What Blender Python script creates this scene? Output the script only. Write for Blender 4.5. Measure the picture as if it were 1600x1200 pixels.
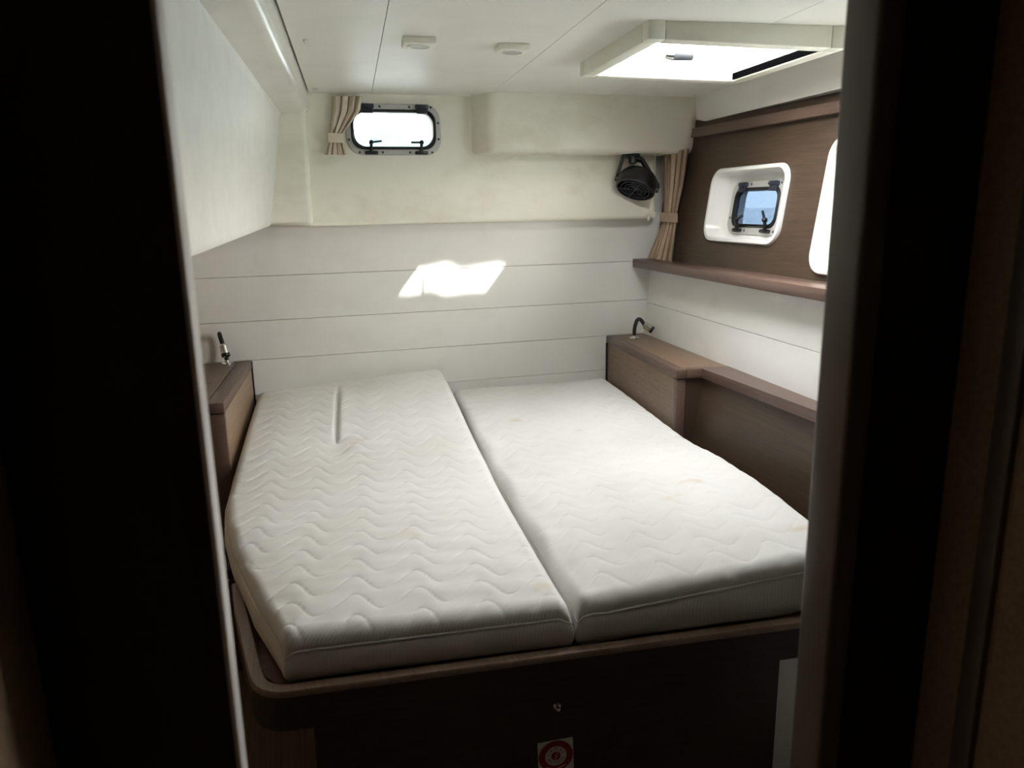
import bpy, bmesh, math, random
from mathutils import Vector, Matrix, noise as mnoise
random.seed(7)
sc = bpy.context.scene
for o in list(bpy.data.objects): bpy.data.objects.remove(o)
COL = sc.collection
H = 1.56                                   # eye height: modelling coordinates are measured from the eye, mk() adds H

# ------------------------------------------------------------------ camera
FPX = 1200.0
def _d(x, y): return Vector((x - 800.0, -(y - 600.0), -FPX)).normalized()
_Z = -_d(890, 5757); _Y = _d(428, 320); _Y = (_Y - _Z * _Y.dot(_Z)).normalized(); _X = _Y.cross(_Z)
R3 = Matrix((_X, _Y, _Z))                  # camera axes -> world axes
cam_d = bpy.data.cameras.new('camera'); cam = bpy.data.objects.new('camera', cam_d); COL.objects.link(cam)
cam_d.sensor_width = 36.0; cam_d.lens = 27.0; cam_d.clip_start = 0.02
cam.matrix_world = Matrix.Translation((0, 0, H)) @ R3.to_4x4()
cam_d.dof.use_dof = True; cam_d.dof.focus_distance = 2.6; cam_d.dof.aperture_fstop = 6.0
sc.camera = cam
def ray(x, y): return R3 @ _d(x, y)
def on_y(x, y, Y): r = ray(x, y); return r * (Y / r.y)
def on_z(x, y, Z): r = ray(x, y); return r * (Z / r.z)

# ------------------------------------------------------------------ sky, sun, exposure
SKY = 39.0
w = bpy.data.worlds.new('sky'); sc.world = w; w.use_nodes = True
nt = w.node_tree; nt.nodes.clear()
tc = nt.nodes.new('ShaderNodeTexCoord'); sx = nt.nodes.new('ShaderNodeSeparateXYZ'); rp = nt.nodes.new('ShaderNodeValToRGB')
bg = nt.nodes.new('ShaderNodeBackground'); wo = nt.nodes.new('ShaderNodeOutputWorld')
nt.links.new(tc.outputs['Generated'], sx.inputs[0]); nt.links.new(sx.outputs['Z'], rp.inputs[0])
rp.color_ramp.elements[0].position = 0.0; rp.color_ramp.elements[0].color = (1.0, 0.975, 0.91, 1)
rp.color_ramp.elements[1].position = 0.8; rp.color_ramp.elements[1].color = (0.97, 0.975, 0.98, 1)
nt.links.new(rp.outputs[0], bg.inputs[0]); bg.inputs[1].default_value = SKY
nt.links.new(bg.outputs[0], wo.inputs[0])
sun_d = bpy.data.lights.new('sun', 'SUN'); sun = bpy.data.objects.new('sun', sun_d); COL.objects.link(sun)
SUNDIR = Vector((-0.478, 1.10, -0.722)).normalized()
sun.rotation_euler = SUNDIR.to_track_quat('-Z', 'Y').to_euler(); sun.location = (3, -4, 6)
sun_d.energy = 11.0; sun_d.angle = math.radians(0.53); sun_d.color = (1.0, 0.97, 0.93)
sc.view_settings.view_transform = 'Standard'; sc.view_settings.look = 'None'
sc.view_settings.exposure = 0.0; sc.view_settings.gamma = 1.0; sc.view_settings.use_curve_mapping = False
sc.cycles.use_denoising = True; sc.cycles.max_bounces = 14; sc.cycles.diffuse_bounces = 9
sc.cycles.glossy_bounces = 5; sc.cycles.transparent_max_bounces = 12; sc.cycles.transmission_bounces = 6
sc.cycles.sample_clamp_indirect = 12.0; sc.cycles.caustics_reflective = False; sc.cycles.caustics_refractive = False

# ------------------------------------------------------------------ helpers
WL = {}
def tag(o, label=None, cat=None, group=None, kind=None):
    if label: o['label'] = label
    if cat: o['category'] = cat
    if group: o['group'] = group
    if kind: o['kind'] = kind
    return o
def empty(name, loc, label=None, cat=None, group=None, kind=None, parent=None):
    o = bpy.data.objects.new(name, None); COL.objects.link(o); o.empty_display_size = 0.05
    L = Vector(loc) + Vector((0, 0, H)); WL[o] = L
    if parent: o.parent = parent; o.location = L - WL[parent]
    else: o.location = L
    return tag(o, label, cat, group, kind)
def mk(name, bm, mat, parent=None, label=None, cat=None, group=None, kind=None, sharp=38):
    bmesh.ops.remove_doubles(bm, verts=bm.verts, dist=1e-6)
    bmesh.ops.recalc_face_normals(bm, faces=bm.faces)
    for f in bm.faces: f.smooth = True
    ca = math.cos(math.radians(sharp))
    for e in bm.edges:
        if len(e.link_faces) == 2: e.smooth = e.link_faces[0].normal.dot(e.link_faces[1].normal) > ca
    lo = [min(v.co[i] for v in bm.verts) for i in range(3)]; hi = [max(v.co[i] for v in bm.verts) for i in range(3)]
    c = Vector(((lo[0] + hi[0]) / 2, (lo[1] + hi[1]) / 2, lo[2]))
    for v in bm.verts: v.co -= c
    me = bpy.data.meshes.new(name); bm.to_mesh(me); bm.free(); me.materials.append(mat)
    o = bpy.data.objects.new(name, me); COL.objects.link(o)
    L = c + Vector((0, 0, H)); WL[o] = L
    if parent: o.parent = parent; o.location = L - WL[parent]
    else: o.location = L
    return tag(o, label, cat, group, kind)
def hexa(p, bevel=0.0, seg=2, bm=None):
    b = bmesh.new()
    v = [b.verts.new(q) for q in p]
    for f in ((3, 2, 1, 0), (4, 5, 6, 7), (0, 1, 5, 4), (1, 2, 6, 5), (2, 3, 7, 6), (3, 0, 4, 7)): b.faces.new([v[i] for i in f])
    if bevel: bmesh.ops.bevel(b, geom=list(b.edges), offset=bevel, segments=seg, profile=0.5, affect='EDGES', clamp_overlap=True)
    if bm is None: return b
    return merge(bm, b)
def merge(bm, b):
    me = bpy.data.meshes.new('t'); b.to_mesh(me); b.free(); bm.from_mesh(me); bpy.data.meshes.remove(me); return bm
def box(x0, x1, y0, y1, z0, z1, bevel=0.0, seg=2, bm=None):
    return hexa([(x0, y0, z0), (x1, y0, z0), (x1, y1, z0), (x0, y1, z0), (x0, y0, z1), (x1, y0, z1), (x1, y1, z1), (x0, y1, z1)], bevel, seg, bm)
DV = Vector((0.0896, 0.996, 0)); DU = Vector((0.996, -0.0896, 0))   # the boat's own axes, turned 5 degrees from the head wall
def uv(u, v, z=0.0): p = DU * u + DV * v; return Vector((p.x, p.y, z))
def v_at(u, Y): return (Y + 0.0896 * u) / 0.996
def boxuv(u0, u1, v0, v1, z0, z1, bevel=0.0, seg=2, bm=None):
    return hexa([uv(u0, v0, z0), uv(u1, v0, z0), uv(u1, v1, z0), uv(u0, v1, z0), uv(u0, v0, z1), uv(u1, v0, z1), uv(u1, v1, z1), uv(u0, v1, z1)], bevel, seg, bm)
def prism(pts, off, bm=None):
    b = bm or bmesh.new(); off = Vector(off)
    a = [b.verts.new(p) for p in pts]; c = [b.verts.new(Vector(p) + off) for p in pts]
    b.faces.new(a); b.faces.new(c[::-1])
    n = len(a)
    for i in range(n): b.faces.new((a[i], c[i], c[(i + 1) % n], a[(i + 1) % n]))
    return b
def loft(loops, cap0=False, cap1=False, closed=True, bm=None):
    b = bm or bmesh.new(); L = [[b.verts.new(p) for p in l] for l in loops]; n = len(L[0])
    for i in range(len(L) - 1):
        for j in range(n if closed else n - 1):
            b.faces.new((L[i][j], L[i][(j + 1) % n], L[i + 1][(j + 1) % n], L[i + 1][j]))
    if cap0: b.faces.new(L[0][::-1])
    if cap1: b.faces.new(L[-1])
    return b
class Fr:
    def __init__(s, o, ex, ey, ez=None):
        s.o = Vector(o); s.x = Vector(ex).normalized(); s.y = Vector(ey); s.y = (s.y - s.x * s.y.dot(s.x)).normalized()
        s.z = s.x.cross(s.y)
    def __call__(s, a, b, c=0.0): return s.o + s.x * a + s.y * b + s.z * c
    def ab(s, p): q = Vector(p) - s.o; return q.dot(s.x), q.dot(s.y)
    def at(s, px, py):
        r = ray(px, py); t = s.o.dot(s.z) / r.dot(s.z); return s.ab(r * t)
def rrect(w_, h_, r, n=6, cx=0.0, cy=0.0, skew=0.0):
    P = []
    for k, (sx_, sy_) in enumerate(((1, 1), (-1, 1), (-1, -1), (1, -1))):
        for i in range(n + 1):
            a = math.pi / 2 * (k + i / n)
            x = sx_ * (w_ / 2 - r) + r * math.cos(a); y = sy_ * (h_ / 2 - r) + r * math.sin(a)
            P.append((cx + x + skew * y, cy + y))
    return P
def sheet(fr, outer, holes, thick, bevel=0.0):
    b = bmesh.new()
    def side(c):
        loops = []; es = []
        for lp in [outer] + holes:
            vs = [b.verts.new(fr(x, y, c)) for x, y in lp]
            es += [b.edges.new((vs[i], vs[(i + 1) % len(vs)])) for i in range(len(vs))]; loops.append(vs)
        bmesh.ops.triangle_fill(b, use_beauty=True, use_dissolve=False, edges=es)
        return loops
    A = side(0.0); B = side(-thick)
    for la, lb in zip(A, B):
        n = len(la)
        for i in range(n): b.faces.new((la[i], la[(i + 1) % n], lb[(i + 1) % n], lb[i]))
    if bevel:
        es = [e for e in b.edges if e.verts[0] in A[0] and e.verts[1] in A[0] and len(e.link_faces) == 2 and abs(e.link_faces[0].normal.dot(e.link_faces[1].normal)) < 0.5]
        b.normal_update()
        es = [e for e in b.edges if set(e.verts) <= set(A[0]) and len(e.link_faces) == 2 and abs(e.link_faces[0].normal.dot(e.link_faces[1].normal)) < 0.5]
        bmesh.ops.bevel(b, geom=es, offset=bevel, segments=4, profile=0.5, affect='EDGES')
    return b
def tube(pts, r, n=10, bm=None, caps=True):
    pts = [Vector(p) for p in pts]; rs = r if isinstance(r, (list, tuple)) else [r] * len(pts)
    loops = []; up = None
    for i, p in enumerate(pts):
        t = (pts[min(i + 1, len(pts) - 1)] - pts[max(i - 1, 0)]).normalized()
        if up is None: up = t.orthogonal().normalized()
        up = (up - t * up.dot(t)).normalized(); s = t.cross(up)
        loops.append([p + (up * math.cos(2 * math.pi * k / n) + s * math.sin(2 * math.pi * k / n)) * rs[i] for k in range(n)])
    return loft(loops, caps, caps, True, bm)
def ring(pts, r, n=8, bm=None):
    pts = [Vector(p) for p in pts]; m = len(pts); cen = sum(pts, Vector()) / m; loops = []
    nor = sum(((pts[i] - cen).cross(pts[(i + 1) % m] - cen) for i in range(m)), Vector()).normalized()
    for i in range(m):
        t = (pts[(i + 1) % m] - pts[i - 1]).normalized(); s = t.cross(nor).normalized(); q = nor
        loops.append([pts[i] + (s * math.cos(2 * math.pi * k / n) + q * math.sin(2 * math.pi * k / n)) * r for k in range(n)])
    loops.append(loops[0]); return loft(loops, bm=bm)
def lathe(fr, prof, n=28, bm=None, cap0=True, cap1=True):
    return loft([[fr(r * math.cos(2 * math.pi * k / n), r * math.sin(2 * math.pi * k / n), z) for k in range(n)] for r, z in prof], cap0, cap1, True, bm)
def boxfr(fr, a0, a1, b0, b1, c0, c1, bevel=0.0, seg=2, bm=None):
    return hexa([fr(a0, b0, c0), fr(a1, b0, c0), fr(a1, b1, c0), fr(a0, b1, c0), fr(a0, b0, c1), fr(a1, b0, c1), fr(a1, b1, c1), fr(a0, b1, c1)], bevel, seg, bm)
def smooth(t): t = max(0.0, min(1.0, t)); return t * t * (3 - 2 * t)

# ------------------------------------------------------------------ materials
def srgb(r, g, b): return tuple((c / 255 / 12.92 if c / 255 <= 0.04045 else ((c / 255 + 0.055) / 1.055) ** 2.4) for c in (r, g, b)) + (1,)
def base(name, col, rough=0.5, metal=0.0, spec=0.5):
    m = bpy.data.materials.new(name); m.use_nodes = True; n = m.node_tree; p = n.nodes['Principled BSDF']
    p.inputs['Base Color'].default_value = col; p.inputs['Roughness'].default_value = rough; p.inputs['Metallic'].default_value = metal
    p.inputs['Specular IOR Level'].default_value = spec
    return m, n, p
def coords(n, scale=(1, 1, 1), rot=(0, 0, 0)):
    t = n.nodes.new('ShaderNodeTexCoord'); mp = n.nodes.new('ShaderNodeMapping')
    mp.inputs['Scale'].default_value = scale; mp.inputs['Rotation'].default_value = rot
    n.links.new(t.outputs['Object'], mp.inputs[0]); return mp.outputs[0]
def noise_tex(n, vec, scale, detail=4, rough=0.55):
    t = n.nodes.new('ShaderNodeTexNoise'); t.inputs['Scale'].default_value = scale; t.inputs['Detail'].default_value = detail
    t.inputs['Roughness'].default_value = rough; n.links.new(vec, t.inputs['Vector']); return t.outputs['Fac']
def ramp(n, fac, stops):
    r = n.nodes.new('ShaderNodeValToRGB'); e = r.color_ramp.elements
    while len(e) < len(stops): e.new(0.5)
    for k, (p, c) in enumerate(stops): e[k].position = p; e[k].color = c
    n.links.new(fac, r.inputs[0]); return r.outputs[0]
def bump(n, p, h, strength, dist=0.002):
    b = n.nodes.new('ShaderNodeBump'); b.inputs['Strength'].default_value = strength; b.inputs['Distance'].default_value = dist
    n.links.new(h, b.inputs['Height']); n.links.new(b.outputs[0], p.inputs['Normal'])
def plain(name, col, rough=0.5, metal=0.0, spec=0.5, var=0.06, vs=9.0):
    m, n, p = base(name, col, rough, metal, spec)
    f = noise_tex(n, coords(n), vs, 5); a = tuple(c * (1 - var) for c in col[:3]) + (1,); b = tuple(min(1, c * (1 + var)) for c in col[:3]) + (1,)
    n.links.new(ramp(n, f, [(0.3, a), (0.7, b)]), p.inputs['Base Color']); return m
def wood(name, c0, c1, c2, axis='y', rough=0.42):
    m, n, p = base(name, c1, rough)
    s = {'x': (2.2, 110, 110), 'y': (110, 2.2, 110), 'z': (110, 110, 2.2)}[axis]; s2 = tuple(k * 2.6 for k in s)
    f1 = noise_tex(n, coords(n, s), 1.0, 5, 0.6); f2 = noise_tex(n, coords(n, s2), 1.0, 3, 0.6)
    mx = n.nodes.new('ShaderNodeMath'); mx.operation = 'MULTIPLY_ADD'; mx.inputs[1].default_value = 0.45; n.links.new(f2, mx.inputs[0])
    m2 = n.nodes.new('ShaderNodeMath'); m2.operation = 'MULTIPLY'; m2.inputs[1].default_value = 0.55; n.links.new(f1, m2.inputs[0]); n.links.new(m2.outputs[0], mx.inputs[2])
    n.links.new(ramp(n, mx.outputs[0], [(0.36, c0), (0.5, c1), (0.64, c2)]), p.inputs['Base Color'])
    bump(n, p, f2, 0.12, 0.001); return m
def gelcoat(name, col, dirt, rough, amt=0.5):
    m, n, p = base(name, col, rough, 0, 0.5)
    f = noise_tex(n, coords(n, (1, 1, 1.6)), 3.2, 7, 0.62)
    n.links.new(ramp(n, f, [(0.36, dirt), (0.36 + 0.3 * amt, col)]), p.inputs['Base Color'])
    g = noise_tex(n, coords(n), 60, 3); bump(n, p, g, 0.05, 0.001)
    return m
CREAM = gelcoat('cream_gelcoat', (0.80, 0.79, 0.69, 1), (0.72, 0.70, 0.585, 1), 0.42)
BRUSHED, n_, p_ = base('brushed_white_panel', (0.74, 0.745, 0.70, 1), 0.44, 0, 0.5)
f_ = noise_tex(n_, coords(n_, (40, 3, 3)), 3, 5, 0.7); n_.links.new(ramp(n_, f_, [(0.3, (0.70, 0.705, 0.66, 1)), (0.7, (0.78, 0.785, 0.74, 1))]), p_.inputs['Base Color']); bump(n_, p_, f_, 0.10, 0.002)
GLOSSW = gelcoat('glossy_white_gelcoat', (0.76, 0.76, 0.69, 1), (0.72, 0.715, 0.64, 1), 0.18)
PLANK = gelcoat('white_vinyl_plank', (0.79, 0.785, 0.76, 1), (0.75, 0.745, 0.715, 1), 0.36)
CEIL = gelcoat('ceiling_vinyl', (0.80, 0.80, 0.745, 1), (0.76, 0.758, 0.70, 1), 0.38)
WHITE = plain('white_moulded_plastic', (0.74, 0.74, 0.72, 1), 0.22, var=0.03)
GAP = plain('joint_filler_grey', (0.30, 0.29, 0.26, 1), 0.8)
WOODC = (srgb(84, 66, 52), srgb(97, 77, 62), srgb(108, 87, 71))
WOOD_Y = wood('walnut_veneer_along', *WOODC, 'y')
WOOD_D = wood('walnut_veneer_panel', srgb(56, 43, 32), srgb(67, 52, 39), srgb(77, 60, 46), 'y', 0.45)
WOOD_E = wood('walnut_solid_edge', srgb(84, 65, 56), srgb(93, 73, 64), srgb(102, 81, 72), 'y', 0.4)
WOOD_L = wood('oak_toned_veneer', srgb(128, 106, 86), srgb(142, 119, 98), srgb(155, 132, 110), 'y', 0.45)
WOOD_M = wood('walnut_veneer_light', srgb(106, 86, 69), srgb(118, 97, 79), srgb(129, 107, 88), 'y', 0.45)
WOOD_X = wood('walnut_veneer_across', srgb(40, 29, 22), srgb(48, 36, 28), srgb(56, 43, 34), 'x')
WOOD_Z = wood('walnut_veneer_upright', srgb(132, 110, 87), srgb(150, 126, 101), srgb(164, 140, 114), 'x', 0.5)
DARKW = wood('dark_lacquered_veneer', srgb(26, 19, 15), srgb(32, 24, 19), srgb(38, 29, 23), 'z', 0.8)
PLY = wood('stained_plywood', srgb(96, 58, 36), srgb(120, 74, 48), srgb(140, 90, 60), 'x', 0.5)
LIPW = wood('taupe_laminate_lip', srgb(118, 98, 84), srgb(132, 110, 95), srgb(145, 122, 106), 'y', 0.45)
FLOORM = wood('cabin_sole_laminate', srgb(120, 105, 88), srgb(140, 124, 104), srgb(160, 142, 120), 'y', 0.5)
JAMBL = plain('pale_jamb_edging', (0.60, 0.57, 0.56, 1), 0.4)
JAMBR = plain('taupe_jamb_post', srgb(100, 91, 86), 0.35)
BLACK = plain('black_plastic', (0.006, 0.006, 0.0065, 1), 0.35)
SLOT = plain('slot_shade_black', (0.0012, 0.0012, 0.0014, 1), 1.0, 0, 0.0)  # shade inside the hatch blind slot, put into the colour
NAVY = plain('dark_hinge_plastic', (0.02, 0.024, 0.04, 1), 0.3)
RUBBER = plain('dark_rubber', (0.018, 0.022, 0.028, 1), 0.6)
GREYF = plain('grey_painted_aluminium', (0.50, 0.50, 0.49, 1), 0.4, 0.3)
HGREY = plain('ribbed_grey_plastic', (0.05, 0.055, 0.065, 1), 0.5)
CHROME = plain('brushed_metal', (0.70, 0.70, 0.68, 1), 0.22, 1.0)
LENS = plain('frosted_lens', (0.40, 0.40, 0.38, 1), 0.35)
RED = plain('red_print', srgb(150, 20, 34), 0.4)
STICK = plain('white_sticker', (0.80, 0.80, 0.78, 1), 0.4)
CUR_L = plain('cream_curtain_cloth', srgb(208, 196, 178), 0.85, vs=60)
CUR_R = plain('tan_curtain_cloth', srgb(164, 143, 122), 0.85, vs=60)
BLOCKER = plain('pale_sun_blocker', (0.75, 0.75, 0.72, 1), 0.9)  # for the added sheets that block the sun
def fabric():
    m, n, p = base('quilted_mattress_fabric', (0.80, 0.79, 0.765, 1), 0.9, 0, 0.2)
    p.inputs['Sheen Weight'].default_value = 0.15
    f = noise_tex(n, coords(n), 2.6, 6, 0.6)
    c1 = ramp(n, f, [(0.30, (0.645, 0.63, 0.595, 1)), (0.6, (0.71, 0.705, 0.69, 1))])
    g = noise_tex(n, coords(n, (1, 1.2, 1)), 5.5, 2, 0.5)
    st = ramp(n, g, [(0.70, (0, 0, 0, 1)), (0.80, (1, 1, 1, 1))])
    mx = n.nodes.new('ShaderNodeMix'); mx.data_type = 'RGBA'; n.links.new(st, mx.inputs[0]); n.links.new(c1, mx.inputs[6]); mx.inputs[7].default_value = (0.61, 0.53, 0.40, 1)
    n.links.new(mx.outputs[2], p.inputs['Base Color'])
    wv = n.nodes.new('ShaderNodeTexWave'); wv.inputs['Scale'].default_value = 55; wv.inputs['Distortion'].default_value = 0.6; n.links.new(coords(n, (1, 1, 1), (0, 0, 0.9)), wv.inputs[0])
    bump(n, p, wv.outputs['Fac'], 0.22, 0.0012)
    return m
FABRIC = fabric()
def glass(name, tint, gloss=0.06):
    m = bpy.data.materials.new(name); m.use_nodes = True; n = m.node_tree; n.nodes.clear()
    tr = n.nodes.new('ShaderNodeBsdfTransparent'); tr.inputs[0].default_value = tint
    gl = n.nodes.new('ShaderNodeBsdfGlossy'); gl.inputs['Roughness'].default_value = 0.02
    mx = n.nodes.new('ShaderNodeMixShader'); mx.inputs[0].default_value = gloss; ou = n.nodes.new('ShaderNodeOutputMaterial')
    n.links.new(tr.outputs[0], mx.inputs[1]); n.links.new(gl.outputs[0], mx.inputs[2]); n.links.new(mx.outputs[0], ou.inputs[0]); return m
GL_CLEAR = glass('clear_acrylic', (0.96, 0.955, 0.94, 1))
GL_HEAD = glass('smoked_clear_acrylic', (0.38, 0.39, 0.39, 1))
GL_BLUE = glass('smoked_blue_acrylic', (0.118, 0.144, 0.174, 1))
GL_HATCH = glass('hatch_acrylic', (0.93, 0.93, 0.93, 1))
def water():
    m, n, p = base('sea_water', (0.40, 0.44, 0.45, 1), 0.25)
    f = noise_tex(n, coords(n), 0.9, 6); bump(n, p, f, 0.6, 0.2); return m
SEA = water()
HILL = plain('hazy_shore', (0.17, 0.27, 0.265, 1), 0.9, var=0.3, vs=0.12)

# ------------------------------------------------------------------ structure: floor, ceiling, walls
mk('floor', box(-0.80, 1.80, -0.95, 3.32, -1.60, -1.56), FLOORM, kind='structure')

HU0, HU1, HV0, HV1 = 0.775, 1.235, 1.94, 2.43         # clear opening of the roof hatch
back = bmesh.new()                                     # deck slab with the hatch opening, four strips round it
for (a, b, c, d) in ((-1.3, HU0, -1.2, 3.9), (HU1, 2.2, -1.2, 3.9), (HU0, HU1, -1.2, HV0), (HU0, HU1, HV1, 3.9)):
    boxuv(a, b, c, d, 0.446, 0.475, bm=back)
ceiling = mk('ceiling', back, GAP, kind='structure')
g = 0.0010
def panel(u0, u1, notch=None):
    v0 = 0.68; a, b = u0 + g, u1 - g
    P = [(a, v0), (b, v0)]
    if notch == 'r': P += [(b, HV0), (HU0, HV0), (HU0, HV1), (b, HV1)]
    P += [(b, v_at(b, 3.185)), (a, v_at(a, 3.185))]
    if notch == 'l': P += [(a, HV1), (HU1, HV1), (HU1, HV0), (a, HV0)]
    return prism([uv(p[0], p[1], 0.43) for p in P], (0, 0, 0.0155))
for u0, u1, nn in ((-0.125, 0.11, None), (0.11, 0.575, None), (0.575, 1.06, 'r'), (1.06, 1.452, 'l')):
    mk('ceiling_panel', panel(u0, u1, nn), CEIL, ceiling)
for px, py in ((477, 62), (492, 138), (738, 148), (1086, 148)):
    P = on_z(px, py, 0.43); fr = Fr((P.x, P.y, 0.43), (1, 0, 0), (0, -1, 0))
    mk('panel_clip', lathe(fr, [(0.006, -0.001), (0.0065, 0.004), (0.003, 0.008)], 10), WHITE, ceiling)

wb = mk('wall_back', box(-0.85, 1.90, 3.262, 3.31, -1.56, 0.46 - 0.52), GAP, kind='structure')
zb = [-0.055, -0.259, -0.438, -0.597, -0.757, -0.92, -1.09, -1.26, -1.555]
for z1, z0 in zip(zb[:-1], zb[1:]):
    mk('wall_plank', box(-0.85, 1.72, 3.250, 3.2625, z0 + 0.0008, z1 - 0.0008, 0.0006, 1), PLANK, wb)
for px, py in ((1030, 345),):
    P = on_y(px, py, 3.25); mk('screw_cap', lathe(Fr((P.x, 3.25, P.z), (1, 0, 0), (0, 0, 1)), [(0.007, -0.001), (0.007, 0.003), (0.003, 0.006)], 12), WHITE, wb)

# upper head liner with the opening for the aft portlight
W1 = Fr((0.477, 3.18, 0.298), (1, 0, 0), (0, 0, 1))
out = [(0.09 - 0.477, 0.15), (0.09 - 0.477, -0.365)]
rr = 0.035
for i in range(7):
    a = -math.pi / 2 + math.pi / 2 * i / 6; out.append((1.615 - 0.477 - rr + rr * math.cos(a), -0.365 + rr + rr * math.sin(a)))
out.append((1.615 - 0.477, 0.15))
mk('trim_1', sheet(W1, out, [rrect(0.335, 0.152, 0.045)], 0.135, 0.016), CREAM, kind='structure', sharp=50)
# strip of hull side behind the liner's end
mk('trim_2', box(1.60, 1.90, 3.255, 3.31, -0.07, 0.45), PLANK, kind='structure')

# left side panel with the rounded beam above it, running fore and aft
vs = [0.665 + (3.30 - 0.665) * i / 12 for i in range(13)]
prof = [(-0.30, -0.060), (-0.2935, -0.052), (-0.2915, -0.040), (-0.2315, 0.318), (-0.229, 0.334), (-0.224, 0.3415), (-0.62, 0.3415), (-0.62, -0.06)]
mk('wall_left', loft([[uv(u, v, z - (0.016 * (3.1 - v) if z < 0 else 0.0)) for u, z in prof] for v in vs], True, True), BRUSHED, kind='structure', sharp=30)
prof = [(-0.62, 0.342), (-0.224, 0.342), (-0.178, 0.346)]
for i in range(1, 10):
    a = -math.pi / 2 + math.pi / 2 * i / 9; prof.append((-0.163 + 0.033 * math.cos(a), 0.380 + 0.033 * math.sin(a)))
prof += [(-0.129, 0.4455), (-0.62, 0.4455)]
mk('trim_6', loft([[uv(u, v, z) for u, z in prof] for v in vs], True, True), GLOSSW, kind='structure', sharp=40)
pil = bmesh.new()
pts = [(-0.05, 3.27), (-0.05, 3.095)]
for i in range(7):
    a = -math.pi / 2 + math.pi / 2 * i / 6; pts.append((0.118 + 0.022 * math.cos(a), 3.117 + 0.022 * math.sin(a)))
pts += [(0.14, 3.27)]
def inset(P, d): c = (0.04, 3.24); return [(c[0] + (x - c[0]) * (1 - d), c[1] + (y - c[1]) * (1 - d)) for x, y in P]
loops = [[(x, y, z) for x, y in inset(pts, d)] for d, z in ((0.10, -0.062), (0.04, -0.058), (0.0, -0.045), (0.0, 0.10), (-0.02, 0.30), (-0.03, 0.44))]
mk('trim_3', loft(loops, True, True), CREAM, kind='structure', sharp=45)
mk('wall_outer_left', box(-0.86, -0.80, -0.95, 3.31, -1.56, 0.47), WOOD_Z, kind='structure')
mk('wall_left_top', boxuv(-1.0, -0.615, 0.6, 3.45, 0.0, 0.446), CREAM, kind='structure')

# moulded box under the deck at the head
bm = prism([(0.775, 3.28, 0.203), (0.775, 3.24, 0.203), (0.835, 3.05, 0.203), (1.745, 3.05, 0.203), (1.81, 3.12, 0.203), (1.81, 3.28, 0.203)], (0, 0, 0.2425))
bm.normal_update()
es = [e for e in bm.edges if (max(v.co.y for v in e.verts) < 3.15) or (all(v.co.z < 0.21 for v in e.verts) and min(v.co.y for v in e.verts) < 3.2)]
es = [e for e in es if not all(v.co.z > 0.4 for v in e.verts)]
bmesh.ops.bevel(bm, geom=es, offset=0.026, segments=5, profile=0.5, affect='EDGES')
mk('trim_4', bm, CREAM, kind='structure', sharp=50)

# right side: white deck strip, veneered hull panel, planks below the shelf
mk('trim_5', prism([uv(1.452, 0.6, 0.4455), uv(1.466, 0.6, 0.325), uv(1.53, 0.6, 0.325), uv(1.53, 0.6, 0.4455)], DV * 2.72), PLANK, kind='structure')
def Xp(y, z): return 1.665 + 0.04 * (y - 3.2) + 0.145 * (z + 0.25)
def Xw(y, z): return 1.63 + 0.063 * (y - 3.25) + 0.09 * (z + 0.45)
wr = mk('wall_right', hexa([(Xw(0.66, -0.65) + 0.014, 0.66, -0.65), (1.95, 0.66, -0.65), (1.95, 3.27, -0.65), (Xw(3.27, -0.65) + 0.014, 3.27, -0.65),
                            (Xw(0.66, -0.27) + 0.014, 0.66, -0.27), (1.95, 0.66, -0.27), (1.95, 3.27, -0.27), (Xw(3.27, -0.27) + 0.014, 3.27, -0.27)]), GAP, kind='structure')
for z0, z1 in ((-0.4502, -0.27), (-0.66, -0.4518)):
    q = []
    for z in (z0, z1): q += [(Xw(0.67, z), 0.67, z), (Xw(0.67, z) + 0.016, 0.67, z), (Xw(3.262, z) + 0.016, 3.262, z), (Xw(3.262, z), 3.262, z)]
    mk('wall_plank', hexa(q, 0.0006, 1), PLANK, wr)
mk('wall_right_lower', hexa([(1.16, 0.66, -1.56), (1.9, 0.66, -1.56), (1.9, 3.27, -1.56), (1.26, 3.27, -1.56), (1.49, 0.66, -0.65), (1.95, 0.66, -0.65), (1.95, 3.27, -0.65), (1.66, 3.27, -0.65)]), PLANK, kind='structure')
PF = Fr((Xp(3.262, -0.28), 3.262, -0.28), (-0.04, -1, 0), (0.145, 0, 1))      # a: towards the door, b: up, c: into the cabin
if PF.z.x > 0: raise RuntimeError('panel frame faces out')
c_s = [PF.at(*p) for p in ((1110, 262), (1233, 257), (1222, 388), (1108, 375))]
sa0 = (c_s[0][0] + c_s[3][0]) / 2; sa1 = (c_s[1][0] + c_s[2][0]) / 2; sb1 = (c_s[0][1] + c_s[1][1]) / 2; sb0 = (c_s[2][1] + c_s[3][1]) / 2
SW, SH, SCX, SCY = sa1 - sa0, sb1 - sb0, (sa0 + sa1) / 2, (sb0 + sb1) / 2
print('surround', SW, SH, SCX, SCY, c_s)
c_b = [PF.at(*p) for p in ((1297, 213), (1270, 428))]
BA0 = (c_b[0][0] + c_b[1][0]) / 2; BB1, BB0 = c_b[0][1], c_b[1][1]; BW, BH = 0.74, BB1 - BB0; BCX, BCY = BA0 + BW / 2, (BB0 + BB1) / 2
print('big', BW, BH, BCX, BCY)
mk('veneer_panel', sheet(PF, [(0, 0), (2.60, 0), (2.60, 0.625), (0, 0.625)], [rrect(SW - 0.02, SH - 0.02, 0.05, 6, SCX, SCY), rrect(BW - 0.02, BH - 0.02, 0.05, 6, BCX, BCY)], 0.03), WOOD_D, wr)

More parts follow.
